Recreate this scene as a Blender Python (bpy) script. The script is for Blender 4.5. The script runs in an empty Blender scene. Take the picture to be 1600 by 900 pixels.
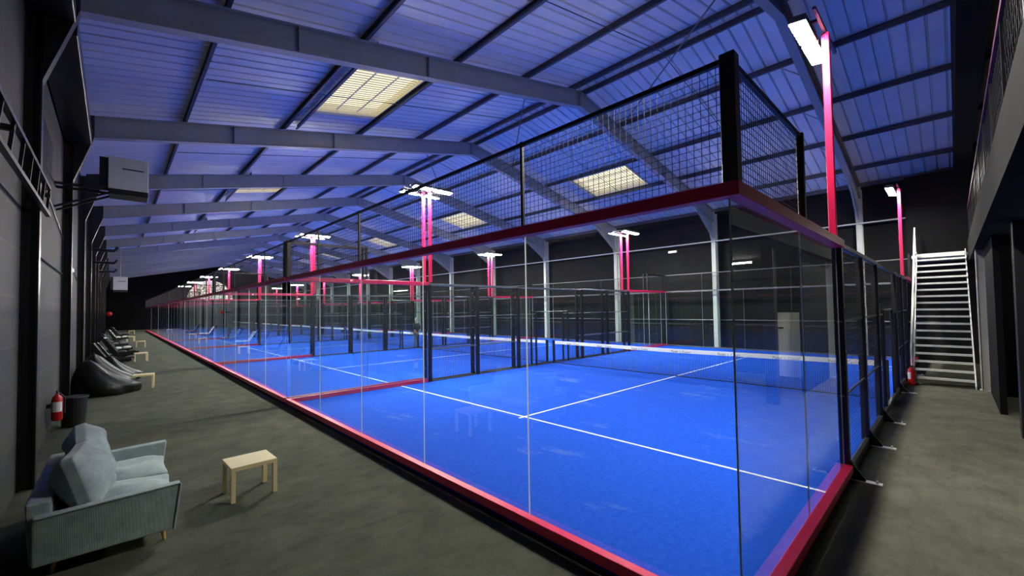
import bpy, bmesh, math, random
from mathutils import Vector, Matrix
random.seed(7)
S = bpy.context.scene
C = S.collection
R = math.radians

# ------------------------------------------------------------------ camera
def make_camera():
    x, y, z, yaw, pi, ro, f, cx, cy = -3.2172, -1.0465, 2.2419, .7425, .0306, -.0144, 652.26, 776.3, 462.1
    fw = Vector((math.sin(yaw)*math.cos(pi), math.cos(yaw)*math.cos(pi), math.sin(pi)))
    r = Vector((math.cos(yaw), -math.sin(yaw), 0)); u = r.cross(fw)
    r2 = math.cos(ro)*r + math.sin(ro)*u; u2 = -math.sin(ro)*r + math.cos(ro)*u
    cam = bpy.data.cameras.new('camera'); o = bpy.data.objects.new('camera', cam); C.objects.link(o)
    m = Matrix.Identity(4)
    for i in range(3):
        m[i][0] = r2[i]; m[i][1] = u2[i]; m[i][2] = -fw[i]; m[i][3] = (x, y, z)[i]
    o.matrix_world = m
    cam.sensor_width = 36; cam.lens = f/1600*36
    cam.shift_x = (800-cx)/1600; cam.shift_y = (cy-450)/1600
    cam.clip_start = .05; cam.clip_end = 300
    S.camera = o
make_camera()

# ------------------------------------------------------------------ world, exposure
LAMP = 860.0        # emission of the floodlight lenses
SKY = 1.35          # daylight behind the roof domes
w = bpy.data.worlds.new('world'); S.world = w; w.use_nodes = True
w.node_tree.nodes['Background'].inputs[0].default_value = (.22, .27, .5, 1)
w.node_tree.nodes['Background'].inputs[1].default_value = .03
S.view_settings.view_transform = 'Standard'; S.view_settings.look = 'None'
S.view_settings.gamma = 1; S.view_settings.use_curve_mapping = False
S.view_settings.exposure = 0.0
cy = S.cycles
cy.transparent_max_bounces = 64; cy.max_bounces = 9; cy.diffuse_bounces = 6; cy.glossy_bounces = 3
cy.caustics_reflective = False; cy.caustics_refractive = False
cy.sample_clamp_indirect = 6; cy.use_denoising = True
cy.use_adaptive_sampling = True; cy.adaptive_threshold = .02

# ------------------------------------------------------------------ materials
def mat(name, col, rough=.6, metal=0, noise=0, nscale=8, bump=0, bscale=60, spec=.5, col2=None, stretch=None, emit=None, estr=0):
    m = bpy.data.materials.new(name); m.use_nodes = True
    n = m.node_tree.nodes; l = m.node_tree.links
    b = n['Principled BSDF']
    b.inputs['Base Color'].default_value = (*col, 1); b.inputs['Roughness'].default_value = rough
    b.inputs['Metallic'].default_value = metal; b.inputs['Specular IOR Level'].default_value = spec
    if emit:
        b.inputs['Emission Color'].default_value = (*emit, 1); b.inputs['Emission Strength'].default_value = estr
    tc = n.new('ShaderNodeTexCoord'); src = tc.outputs['Object']
    if stretch:
        mp = n.new('ShaderNodeMapping'); mp.inputs['Scale'].default_value = stretch
        l.new(src, mp.inputs['Vector']); src = mp.outputs['Vector']
    if noise or col2:
        t = n.new('ShaderNodeTexNoise'); t.inputs['Scale'].default_value = nscale; t.inputs['Detail'].default_value = 6
        t.inputs['Roughness'].default_value = .65
        l.new(src, t.inputs['Vector'])
        r = n.new('ShaderNodeValToRGB'); r.color_ramp.elements[0].position = .35; r.color_ramp.elements[1].position = .68
        c2 = col2 or tuple(min(1, c*(1+noise)) for c in col)
        c1 = col if col2 else tuple(c*(1-noise) for c in col)
        r.color_ramp.elements[0].color = (*c1, 1); r.color_ramp.elements[1].color = (*c2, 1)
        l.new(t.outputs['Fac'], r.inputs['Fac']); l.new(r.outputs['Color'], b.inputs['Base Color'])
    if bump:
        t2 = n.new('ShaderNodeTexNoise'); t2.inputs['Scale'].default_value = bscale; t2.inputs['Detail'].default_value = 4
        l.new(src, t2.inputs['Vector'])
        bp = n.new('ShaderNodeBump'); bp.inputs['Strength'].default_value = bump; bp.inputs['Distance'].default_value = .02
        l.new(t2.outputs['Fac'], bp.inputs['Height']); l.new(bp.outputs['Normal'], b.inputs['Normal'])
    return m

def glass_mat():
    m = bpy.data.materials.new('clear_toughened_glass'); m.use_nodes = True
    n = m.node_tree.nodes; l = m.node_tree.links; n.clear()
    out = n.new('ShaderNodeOutputMaterial'); mix = n.new('ShaderNodeMixShader')
    tr = n.new('ShaderNodeBsdfTransparent'); tr.inputs['Color'].default_value = (.955, .985, .97, 1)
    gl = n.new('ShaderNodeBsdfGlossy'); gl.inputs['Roughness'].default_value = .004
    gl.inputs['Color'].default_value = (.95, 1, .97, 1)
    fr = n.new('ShaderNodeFresnel'); fr.inputs['IOR'].default_value = 1.52
    ge = n.new('ShaderNodeNewGeometry')
    inv = n.new('ShaderNodeMath'); inv.operation = 'SUBTRACT'; inv.inputs[0].default_value = 1
    l.new(ge.outputs['Backfacing'], inv.inputs[1])
    mu = n.new('ShaderNodeMath'); mu.operation = 'MULTIPLY'; l.new(fr.outputs[0], mu.inputs[0]); l.new(inv.outputs[0], mu.inputs[1])
    m2 = n.new('ShaderNodeMath'); m2.operation = 'MULTIPLY'; m2.use_clamp = True; m2.inputs[1].default_value = 1.35
    l.new(mu.outputs[0], m2.inputs[0]); l.new(m2.outputs[0], mix.inputs[0])
    l.new(tr.outputs[0], mix.inputs[1]); l.new(gl.outputs[0], mix.inputs[2]); l.new(mix.outputs[0], out.inputs[0])
    return m

def emis(name, col, s):
    m = bpy.data.materials.new(name); m.use_nodes = True
    n = m.node_tree.nodes; l = m.node_tree.links; n.clear()
    out = n.new('ShaderNodeOutputMaterial'); e = n.new('ShaderNodeEmission')
    e.inputs[0].default_value = (*col, 1); e.inputs[1].default_value = s; l.new(e.outputs[0], out.inputs[0])
    return m

M = {}
M['carpet'] = mat('dark_grey_carpet', (.086, .087, .065), .95, noise=.2, nscale=2.2, bump=.35, bscale=90, spec=.1)
M['turf'] = mat('blue_artificial_turf', (.006, .075, .60), .9, nscale=16, col2=(.017, .108, .70), bump=.6, bscale=200, spec=.08)
M['line'] = mat('white_turf_line', (.75, .78, .8), .9, noise=.06, nscale=30, spec=.1)
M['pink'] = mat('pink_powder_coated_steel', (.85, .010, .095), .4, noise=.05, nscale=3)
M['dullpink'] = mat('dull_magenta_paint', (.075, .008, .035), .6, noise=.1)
M['black'] = mat('black_powder_coated_steel', (.008, .008, .010), .35, noise=.3, nscale=5)
M['wire'] = mat('black_wire', (.009, .009, .010), .5, spec=.3)
M['greyframe'] = mat('grey_steel_rail', (.16, .17, .18), .4, metal=.5, noise=.1)
M['sillgrey'] = mat('dark_grey_sill', (.06, .062, .06), .6, noise=.15)
M['frame'] = mat('grey_painted_steel', (.31, .32, .325), .5, noise=.08, nscale=2)
M['paleframe'] = mat('pale_grey_column_paint', (.55, .56, .52), .5, noise=.06, nscale=2)
M['blackwall'] = mat('black_painted_wall', (.0035, .0035, .0045), .8, noise=.25, nscale=1.2, bump=.1, bscale=20, spec=.1)
M['sidewall'] = mat('charcoal_painted_wall', (.009, .0095, .010), .8, noise=.25, nscale=1.0, bump=.12, bscale=25, spec=.2)
M['darkwall'] = mat('dark_grey_painted_wall', (.024, .025, .0245), .75, noise=.2, nscale=1.0, bump=.12, bscale=25)
M['deck'] = mat('white_roof_sheet', (.86, .87, .88), .45, noise=.04, nscale=1.5)
M['purlin'] = mat('dark_grey_purlin', (.10, .105, .12), .5, noise=.1)
M['curb'] = mat('cream_roof_window_lining', (.85, .80, .62), .7, noise=.04)
M['steel'] = mat('galvanised_steel', (.66, .67, .62), .45, metal=.15, noise=.12, nscale=12)
M['fascia'] = mat('dark_grey_fascia', (.010, .010, .010), .9, spec=.05, noise=.1, nscale=1.5)
M['mezz'] = mat('pale_grey_paint', (.50, .50, .46), .7, noise=.1, nscale=1.5)
M['glass'] = glass_mat()
M['edge'] = mat('polished_glass_edge', (.80, .88, .84), .25, noise=.02)
M['lens'] = emis('floodlight_lens', (1, .97, .86), LAMP)
M['daylight'] = emis('roof_dome_daylight', (1, .92, .62), SKY)
M['tubelens'] = emis('tube_light_glow', (1, .95, .85), 170)
M['led'] = emis('emergency_light_lens', (.85, 1, .95), 3)
M['wood'] = mat('pale_birch_wood', (.72, .57, .33), .5, noise=.12, nscale=5, stretch=(1, 9, 9))
M['legwood'] = mat('oak_leg_wood', (.55, .33, .10), .5, noise=.1, nscale=8)
M['red'] = mat('red_enamel', (.55, .010, .012), .3, noise=.04)
M['white'] = mat('white_enamel', (.55, .55, .56), .5, noise=.04)
M['label'] = mat('white_label', (.9, .9, .88), .6, noise=.03)
M['leather'] = mat('black_faux_leather', (.010, .010, .010), .42, noise=.3, nscale=4, bump=.9, bscale=5, spec=.25)
M['blackfab'] = mat('black_fabric', (.015, .015, .016), .8, noise=.2, nscale=6)
M['palefab'] = mat('cream_fabric', (.66, .66, .60), .85, noise=.1, nscale=8)
M['greyfab'] = mat('grey_fabric', (.16, .16, .15), .85, noise=.15, nscale=8)
M['rubber'] = mat('black_plastic', (.012, .012, .013), .4)
M['ink'] = mat('black_ink', (.02, .02, .05), .6)
M['skin'] = mat('skin', (.45, .26, .19), .55, noise=.05)
M['hair'] = mat('grey_hair', (.45, .42, .38), .8, noise=.2, nscale=30)
M['jacket'] = mat('dark_jacket_cloth', (.03, .035, .045), .85, noise=.15)
M['trousers'] = mat('grey_trouser_cloth', (.12, .16, .17), .85, noise=.15)

def sofa_mat():
    m = mat('grey_green_corduroy', (.27, .33, .33), .85, nscale=7, col2=(.42, .50, .50), spec=.2)
    n = m.node_tree.nodes; l = m.node_tree.links; b = n['Principled BSDF']
    b.inputs['Sheen Weight'].default_value = .5; b.inputs['Sheen Roughness'].default_value = .4
    tc = n.new('ShaderNodeTexCoord'); wv = n.new('ShaderNodeTexWave'); wv.wave_type = 'BANDS'; wv.bands_direction = 'X'
    wv.inputs['Scale'].default_value = 55; l.new(tc.outputs['Object'], wv.inputs['Vector'])
    t = n.new('ShaderNodeTexNoise'); t.inputs['Scale'].default_value = 7; l.new(tc.outputs['Object'], t.inputs['Vector'])
    ad = n.new('ShaderNodeMath'); ad.operation = 'MULTIPLY_ADD'; ad.inputs[1].default_value = 2.5
    l.new(t.outputs['Fac'], ad.inputs[0]); l.new(wv.outputs['Fac'], ad.inputs[2])
    bp = n.new('ShaderNodeBump'); bp.inputs['Strength'].default_value = .4; bp.inputs['Distance'].default_value = .004
    l.new(ad.outputs[0], bp.inputs['Height']); l.new(bp.outputs['Normal'], b.inputs['Normal'])
    return m
M['cord'] = sofa_mat()

def turf_patches():   # pale sand worked into the pile
    m = M['turf']; n = m.node_tree.nodes; l = m.node_tree.links; b = n['Principled BSDF']
    src = b.inputs['Base Color'].links[0].from_socket
    tc = n.new('ShaderNodeTexCoord'); mp = n.new('ShaderNodeMapping'); mp.inputs['Scale'].default_value = (.9, .35, 1)
    l.new(tc.outputs['Object'], mp.inputs['Vector'])
    t = n.new('ShaderNodeTexNoise'); t.inputs['Scale'].default_value = 1.3; t.inputs['Detail'].default_value = 10; t.inputs['Roughness'].default_value = .72
    l.new(mp.outputs[0], t.inputs['Vector'])
    r = n.new('ShaderNodeValToRGB'); r.color_ramp.elements[0].position = .57; r.color_ramp.elements[1].position = .72
    r.color_ramp.elements[1].color = (.55, .55, .55, 1)
    l.new(t.outputs['Fac'], r.inputs[0])
    mx = n.new('ShaderNodeMixRGB'); mx.inputs['Color2'].default_value = (.20, .30, .62, 1)
    l.new(r.outputs[0], mx.inputs['Fac']); l.new(src, mx.inputs['Color1']); l.new(mx.outputs[0], b.inputs['Base Color'])
turf_patches()

def carpet_marks():
    m = M['carpet']; n = m.node_tree.nodes; l = m.node_tree.links; b = n['Principled BSDF']
    src = b.inputs['Base Color'].links[0].from_socket
    tc = n.new('ShaderNodeTexCoord'); mp = n.new('ShaderNodeMapping'); mp.inputs['Scale'].default_value = (1.0, 2.6, 1)
    mp.inputs['Rotation'].default_value = (0, 0, .5)
    l.new(tc.outputs['Object'], mp.inputs['Vector'])
    t = n.new('ShaderNodeTexNoise'); t.inputs['Scale'].default_value = 3.5; t.inputs['Detail'].default_value = 7; t.inputs['Distortion'].default_value = .6
    l.new(mp.outputs[0], t.inputs['Vector'])
    r = n.new('ShaderNodeValToRGB'); r.color_ramp.elements[0].position = .3; r.color_ramp.elements[0].color = (.55, .55, .55, 1)
    r.color_ramp.elements[1].position = .5; r.color_ramp.elements[1].color = (1, 1, 1, 1)
    l.new(t.outputs['Fac'], r.inputs[0])
    mx = n.new('ShaderNodeMixRGB'); mx.blend_type = 'MULTIPLY'; mx.inputs['Fac'].default_value = .42
    l.new(src, mx.inputs['Color1']); l.new(r.outputs[0], mx.inputs['Color2']); l.new(mx.outputs[0], b.inputs['Base Color'])
carpet_marks()

def panel_wall():     # concrete panels: pale horizontal joints with a few vertical ones
    m = M['darkwall']; n = m.node_tree.nodes; l = m.node_tree.links; b = n['Principled BSDF']
    src = b.inputs['Base Color'].links[0].from_socket
    tc = n.new('ShaderNodeTexCoord'); mp = n.new('ShaderNodeMapping')
    mp.inputs['Rotation'].default_value = (R(90), 0, R(90))
    sx = n.new('ShaderNodeSeparateXYZ'); l.new(tc.outputs['Object'], sx.inputs[0])
    cb = n.new('ShaderNodeCombineXYZ'); l.new(sx.outputs['Y'], cb.inputs['X']); l.new(sx.outputs['Z'], cb.inputs['Y'])
    br = n.new('ShaderNodeTexBrick'); br.offset = 0; br.inputs['Scale'].default_value = 1
    br.inputs['Brick Width'].default_value = 5.95; br.inputs['Row Height'].default_value = .62; br.inputs['Mortar Size'].default_value = .012
    br.inputs['Color1'].default_value = (1, 1, 1, 1); br.inputs['Color2'].default_value = (.88, .88, .9, 1); br.inputs['Mortar'].default_value = (1.9, 1.9, 1.8, 1)
    l.new(cb.outputs[0], br.inputs['Vector'])
    mx = n.new('ShaderNodeMixRGB'); mx.blend_type = 'MULTIPLY'; mx.inputs['Fac'].default_value = 1
    l.new(src, mx.inputs['Color1']); l.new(br.outputs['Color'], mx.inputs['Color2']); l.new(mx.outputs[0], b.inputs['Base Color'])
panel_wall()

# ------------------------------------------------------------------ mesh helpers
def link(name, me, m, parent=None, loc=None):
    o = bpy.data.objects.new(name, me); C.objects.link(o)
    if m is not None and not me.materials: me.materials.append(M[m] if isinstance(m, str) else m)
    if parent: o.parent = parent
    if loc: o.location = loc
    return o

class MB:
    def __init__(s): s.v = []; s.f = []; s.mi = []
    def box(s, x0, x1, y0, y1, z0, z1, mi=0):
        b = len(s.v)
        s.v += [(x, y, z) for z in (z0, z1) for y in (y0, y1) for x in (x0, x1)]
        s.f += [tuple(b+i for i in q) for q in ((0,2,3,1),(4,5,7,6),(0,1,5,4),(2,6,7,3),(0,4,6,2),(1,3,7,5))]
        s.mi += [mi]*6; return s
    def bar(s, a, b, w, h=None, up=(0,0,1), mi=0):
        a = Vector(a); b = Vector(b); h = h or w; d = (b-a).normalized(); u = Vector(up)
        if abs(d.dot(u)) > .98: u = Vector((1,0,0))
        r = d.cross(u).normalized()*w/2; u = r.cross(d).normalized()*h/2; k = len(s.v)
        for p in (a, b): s.v += [tuple(p-r-u), tuple(p+r-u), tuple(p+r+u), tuple(p-r+u)]
        s.f += [tuple(k+i for i in q) for q in ((0,3,2,1),(4,5,6,7),(0,1,5,4),(1,2,6,5),(2,3,7,6),(3,0,4,7))]
        s.mi += [mi]*6; return s
    def tube(s, a, b, r0, r1=None, n=12, mi=0):
        a = Vector(a); b = Vector(b); r1 = r0 if r1 is None else r1; d = (b-a).normalized()
        u = Vector((0,0,1)) if abs(d.z) < .95 else Vector((1,0,0))
        r = d.cross(u).normalized(); u = r.cross(d).normalized(); k = len(s.v)
        for p, q in ((a, r0), (b, r1)):
            s.v += [tuple(p + q*(math.cos(2*math.pi*i/n)*r + math.sin(2*math.pi*i/n)*u)) for i in range(n)]
        for i in range(n):
            j = (i+1) % n; s.f.append((k+i, k+j, k+n+j, k+n+i)); s.mi.append(mi)
        s.f.append(tuple(k+i for i in range(n))[::-1]); s.f.append(tuple(k+n+i for i in range(n))); s.mi += [mi]*2; return s
    def lathe(s, prof, c=(0,0,0), n=20, mi=0):
        k = len(s.v)
        for r, z in prof: s.v += [(c[0]+r*math.cos(2*math.pi*i/n), c[1]+r*math.sin(2*math.pi*i/n), c[2]+z) for i in range(n)]
        for a in range(len(prof)-1):
            for i in range(n):
                j = (i+1) % n; s.f.append((k+a*n+i, k+a*n+j, k+(a+1)*n+j, k+(a+1)*n+i)); s.mi.append(mi)
        s.f.append(tuple(k+i for i in range(n))[::-1]); e = k+(len(prof)-1)*n; s.f.append(tuple(e+i for i in range(n))); s.mi += [mi]*2; return s
    def quad(s, *p, mi=0):
        k = len(s.v); s.v += [tuple(q) for q in p]; s.f.append(tuple(range(k, k+len(p)))); s.mi.append(mi); return s
    def prism(s, poly, y0, y1, mi=0):   # polygon in XZ extruded along Y
        k = len(s.v); n = len(poly)
        s.v += [(x, y0, z) for x, z in poly] + [(x, y1, z) for x, z in poly]
        s.f.append(tuple(range(k, k+n))); s.f.append(tuple(range(k+n, k+2*n))[::-1]); s.mi += [mi]*2
        for i in range(n):
            j = (i+1) % n; s.f.append((k+i, k+n+i, k+n+j, k+j)); s.mi.append(mi)
        return s
    def mesh(s, name):
        me = bpy.data.meshes.new(name); me.from_pydata(s.v, [], s.f); me.polygons.foreach_set('material_index', s.mi)
        bm = bmesh.new(); bm.from_mesh(me); bmesh.ops.recalc_face_normals(bm, faces=bm.faces); bm.to_mesh(me); bm.free(); me.update(); return me
    def build(s, name, m, parent=None, smooth=False, bevel=0, seg=2, mats=None, loc=None, sub=0):
        me = s.mesh(name)
        for q in (mats or [m]): me.materials.append(M[q])
        if bevel or sub:
            bm = bmesh.new(); bm.from_mesh(me)
            if bevel: bmesh.ops.bevel(bm, geom=bm.edges[:], offset=bevel, segments=seg, profile=.6, affect='EDGES', clamp_overlap=True)
            bm.to_mesh(me); bm.free()
        if smooth: me.polygons.foreach_set('use_smooth', [True]*len(me.polygons))
        o = link(name, me, None, parent, loc)
        if smooth and bevel:
            pass
        if sub:
            d = o.modifiers.new('s', 'SUBSURF'); d.levels = sub; d.render_levels = sub
        return o

def empty(name, loc=(0,0,0), rz=0):
    o = bpy.data.objects.new(name, None); C.objects.link(o); o.location = loc; o.rotation_euler = (0,0,rz); o.empty_display_size = .2
    return o
def tag(o, label, cat, group=None, kind=None):
    o['label'] = label; o['category'] = cat
    if group: o['group'] = group
    if kind: o['kind'] = kind
    return o
def struct(o): o['kind'] = 'structure'; return o
def copy_tree(o, parent=None):
    c = o.copy(); C.objects.link(c); c.parent = parent
    for ch in o.children: copy_tree(ch, c)
    return c
ORD = ['first', 'second', 'third', 'fourth', 'fifth', 'sixth', 'seventh', 'eighth', 'ninth', 'tenth', 'eleventh', 'twelfth', 'thirteenth', 'fourteenth', 'fifteenth']

# ------------------------------------------------------------------ room dimensions
XL, XR, YN, YE = -4.15, 20.9, -7.5, 79.0     # left wall, right wall, near wall, end wall
FZ = -.10                                    # carpet level (court turf is 0)
RX, DZ, SL = 8.6, 9.92, .205                 # ridge x, roof sheet height at ridge, slope
PITCH = 10.3; NC = 7                         # seven courts side by side
FR0, FRD = 1.55, 5.93                        # first roof frame and spacing
def deck(x): return DZ - SL*abs(x-RX)

struct(MB().box(XL-.3, XR+.3, YN-.3, YE+.3, FZ-.2, FZ).build('floor', 'carpet'))
def gable_wall(name, y0, y1, m):
    return struct(MB().prism([(XL, FZ), (XR, FZ), (XR, deck(XR)), (RX, DZ), (XL, deck(XL))], y0, y1).build(name, m))
struct(MB().box(XL-.25, XL, YN, YE, FZ, deck(XL)+.1).build('wall_left', 'darkwall'))
struct(MB().box(XR, XR+.25, YN, YE, FZ, deck(XR)+.1).build('wall_right', 'sidewall'))
gable_wall('wall_near', YN-.25, YN, 'blackwall')
# end wall with the half-round window opening
wb = MB(); cx0, cz0, rad = 8.15, 4.3, 3.1
pts = [(cx0+rad*math.cos(math.pi*i/24), cz0+rad*math.sin(math.pi*i/24)) for i in range(25)]
for y in (YE, YE+.3):
    wb.quad((XL,y,FZ),(XR,y,FZ),(XR,y,cz0),(XL,y,cz0))
    wb.quad((XL,y,cz0),(cx0-rad,y,cz0),(cx0-rad,y,deck(cx0-rad)),(XL,y,deck(XL)))
    wb.quad((cx0+rad,y,cz0),(XR,y,cz0),(XR,y,deck(XR)),(cx0+rad,y,deck(cx0+rad)))
    for i in range(24):
        a, b = pts[i], pts[i+1]; wb.quad((a[0],y,a[1]),(a[0],y,deck(a[0])),(b[0],y,deck(b[0])),(b[0],y,b[1]))
for i in range(24):
    a, b = pts[i], pts[i+1]; wb.quad((a[0],YE,a[1]),(b[0],YE,b[1]),(b[0],YE+.3,b[1]),(a[0],YE+.3,a[1]))
wb.quad((cx0-rad,YE,cz0),(cx0+rad,YE,cz0),(cx0+rad,YE+.3,cz0),(cx0-rad,YE+.3,cz0))
struct(wb.build('wall_end', 'blackwall'))
# window: frosted panes with a tangle of dark tracery
wroot = struct(empty('window_1', (0,0,0)))
pb = MB(); pb.quad(*[(x, YE+.2, z) for x, z in pts])
def tracery():
    m = bpy.data.materials.new('daylit_patterned_pane'); m.use_nodes = True
    n = m.node_tree.nodes; l = m.node_tree.links; n.clear()
    out = n.new('ShaderNodeOutputMaterial'); e = n.new('ShaderNodeEmission'); tc = n.new('ShaderNodeTexCoord')
    v = n.new('ShaderNodeTexVoronoi'); v.feature = 'DISTANCE_TO_EDGE'; v.inputs['Scale'].default_value = 2.2
    r = n.new('ShaderNodeValToRGB'); r.color_ramp.elements[0].position = .03; r.color_ramp.elements[0].color = (.10, .09, .08, 1)
    r.color_ramp.elements[1].position = .12; r.color_ramp.elements[1].color = (1, .95, .85, 1)
    l.new(tc.outputs['Object'], v.inputs['Vector']); l.new(v.outputs['Distance'], r.inputs[0]); l.new(r.outputs[0], e.inputs[0])
    e.inputs[1].default_value = 2.4; l.new(e.outputs[0], out.inputs[0]); return m
M['tracery'] = tracery()
pb.build('pane', 'tracery', wroot)
fb = MB()
for i in range(24): fb.bar((pts[i][0], YE+.1, pts[i][1]), (pts[i+1][0], YE+.1, pts[i+1][1]), .12, .12)
for dx in (-1.8, -.6, .6, 1.8): fb.bar((cx0+dx, YE+.1, cz0), (cx0+dx, YE+.1, cz0+math.sqrt(rad*rad-dx*dx)), .07)
fb.bar((cx0-rad, YE+.1, cz0+.06), (cx0+rad, YE+.1, cz0+.06), .1)
fb.build('window_frame', 'black', wroot)

# ------------------------------------------------------------------ roof sheets with openings for the roof windows
SKY_L = (1.25, 3.3); SKY_R = (14.1, 16.3)
SKY_Y = [(8.95+11.86*k, 12.0+11.86*k) for k in range(6)]
def roof():
    mb = MB(); ys = []; y = YN; per = .335; g = .06
    while y < YE:
        ys += [(y, y+per-g, 0), (y+per-g, y+per-g+.012, .5), (y+per-g+.012, y+per-.012, 1), (y+per-.012, y+per, .5)]; y += per
    H = .12
    segs = [(XL-.2, SKY_L[0], 0), (SKY_L[0], SKY_L[1], 1), (SKY_L[1], RX, 0), (RX, SKY_R[0], 0), (SKY_R[0], SKY_R[1], 1), (SKY_R[1], XR+.2, 0)]
    def holed(a, b): return any(b > s0 and a < s1 for s0, s1 in SKY_Y)
    for k, (a, b, t) in enumerate(ys):
        z0 = H if t == 1 else 0
        if t == .5:
            rising = ys[k-1][2] == 0
            z0, z1 = (0, H) if rising else (H, 0)
        else: z1 = z0
        for x0, x1, h in segs:
            if h and holed(a, b): continue
            mb.quad((x0, a, deck(x0)+z0), (x1, a, deck(x1)+z0), (x1, b, deck(x1)+z1), (x0, b, deck(x0)+z1))
    # outer skin that keeps the sky out above the grooves
    return struct(mb.build('ceiling', 'deck'))
roof()
def roof_window(xa, xb, ya, yb):
    root = empty('roof_window', ((xa+xb)/2, (ya+yb)/2, deck((xa+xb)/2)))
    cx_, cy_, cz_ = root.location
    up = .24
    L = MB(); t = .03
    for a, b in ((xa, xa+t), (xb-t, xb)):
        L.prism([(a-cx_, deck(a)-cz_-.03), (b-cx_, deck(b)-cz_-.03), (b-cx_, deck(b)-cz_+up), (a-cx_, deck(a)-cz_+up)], ya-cy_, yb-cy_)
    for a, b in ((ya, ya+t), (yb-t, yb)):
        L.prism([(xa-cx_, deck(xa)-cz_-.03), (xb-cx_, deck(xb)-cz_-.03), (xb-cx_, deck(xb)-cz_+up), (xa-cx_, deck(xa)-cz_+up)], a-cy_, b-cy_)
    L.build('lining', 'curb', root)
    P = MB(); P.quad(*[(x-cx_, y-cy_, deck(x)-cz_+up) for x, y in ((xa-.05, ya-.05), (xb+.05, ya-.05), (xb+.05, yb+.05), (xa-.05, yb+.05))])
    P.build('dome_pane', 'daylight', root)
    G = MB(); zz = .09
    n = 22
    for i in range(1, n):
        y = ya + (yb-ya)*i/n; G.bar((xa+t-cx_, y-cy_, deck(xa)-cz_+zz), (xb-t-cx_, y-cy_, deck(xb)-cz_+zz), .024)
    for q in (1/3, 2/3):
        x = xa+(xb-xa)*q; G.bar((x-cx_, ya+t-cy_, deck(x)-cz_+zz), (x-cx_, yb-t-cy_, deck(x)-cz_+zz), .03)
    G.build('safety_grille', 'curb', root)
    return root
for k, (ya, yb) in enumerate(SKY_Y):
    for side, (xa, xb) in (('left', SKY_L), ('right', SKY_R)):
        tag(roof_window(xa, xb, ya, yb), f'glowing cream barred roof window in the {side} roof slope, {ORD[k]} from the camera', 'roof window', 'barred roof windows')

# ------------------------------------------------------------------ steel portal frames
def soffit(x): return 9.16 - SL*abs(x-RX)
def rafter_mesh(x0, x1, depth=.56):
    mb = MB(); fw, ft, wt = .2, .022, .012
    z0, z1 = soffit(x0), soffit(x1)
    mb.prism([(x0, z0), (x1, z1), (x1, z1+ft), (x0, z0+ft)], -fw/2, fw/2)
    mb.prism([(x0, z0+depth-ft), (x1, z1+depth-ft), (x1, z1+depth), (x0, z0+depth)], -fw/2, fw/2)
    mb.prism([(x0, z0+ft), (x1, z1+ft), (x1, z1+depth-ft), (x0, z0+depth-ft)], -wt/2, wt/2)
    return mb
def stiff(mb, x, depth=.56):
    z = soffit(x); mb.box(x-.008, x+.008, -.095, .095, z+.02, z+depth-.02)
def make_frame():
    root = empty('roof_frame', (0, FR0, 0))
    a = rafter_mesh(-3.62, RX); 
    for x in (RX-.01, 2.4, -.6): stiff(a, x)
    a.build('rafter', 'frame', root)
    b = rafter_mesh(RX, 20.35)
    for x in (RX+.01, 14.7, 17.9): stiff(b, x)
    b.build('rafter', 'frame', root)
    h = MB()   # knee: triangular web with flange at the right eave
    h.prism([(17.9, soffit(17.9)), (20.35, soffit(20.35)), (20.35, 5.75)], -.006, .006)
    h.bar((17.9, 0, soffit(17.9)), (19.2, 0, 6.82), .2, .02); h.bar((19.2, 0, 6.82), (20.1, 0, 6.18), .2, .02); h.bar((20.1, 0, 6.18), (20.36, 0, 5.72), .2, .02)
    h.build('knee_bracket', 'frame', root)
    c = MB(); fx = 20.36
    c.box(fx, fx+.02, -.1, .1, FZ, soffit(20.35)+.5); c.box(fx+.34, fx+.36, -.1, .1, FZ, soffit(20.7)+.5); c.box(fx+.02, fx+.34, -.006, .006, FZ, soffit(20.6)+.5)
    c.build('column', 'paleframe', root)
    d = MB(); fx = XL
    d.box(fx, fx+.02, -.09, .09, FZ, soffit(-4)+.5); d.box(fx+.15, fx+.17, -.09, .09, FZ, soffit(-4)+.5); d.box(fx+.02, fx+.15, -.03, .03, FZ, soffit(-4)+.5)
    cl = d.build('column', 'black', root); cl['label'] = 'black painted column on the left wall'
    k = MB(); fx += .17
    k.prism([(fx, 5.5), (-3.62, soffit(-3.62)), (-3.62, soffit(-3.62)+.56), (fx, soffit(fx)+.56)], -.10, .10)
    k.build('knee_bracket', 'black', root)
    return root
frame0 = make_frame()
PURL = [-10.35, -7.78, -5.2, -2.62, -.28, .28, 2.6, 5.18, 7.75, 10.3, 12.0]   # offsets from the ridge
fb_me = None
for off in PURL[:-1]:
    if abs(off) < 1: continue
    x = RX+off; b = MB()
    b.bar((0, .62, .60), (0, .03, .08), .03)
    o = b.build('fly_brace', 'frame', frame0); o.location = (x, 0, soffit(x))
NF = 13
frames = [frame0]
for k in range(1, NF):
    c = copy_tree(frame0); c.location = (0, FR0+FRD*k, 0); frames.append(c)
for k, f in enumerate(frames):
    tag(f, f'grey steel roof frame spanning the hall, {ORD[k]} from the camera', 'roof frame', 'grey steel portal frames')
pz = .56
def purlin(off, label):
    x = RX+off; z = soffit(x)+pz+.01; top = deck(x)-z-.022
    mb = MB(); hw = .06
    mb.box(-.005, .005, 0, YE-YN-.02, 0, top).box(-hw, .005, 0, YE-YN-.02, 0, .012).box(-hw, .005, 0, YE-YN-.02, top-.012, top)
    o = mb.build('purlin', 'purlin'); o.location = (x, YN+.01, z); return tag(o, label, 'purlin', 'dark roof purlins')
nl = 0
names = ['lowest on', 'second lowest on', 'third lowest on', 'fourth lowest on', 'beside the ridge on']
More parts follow.
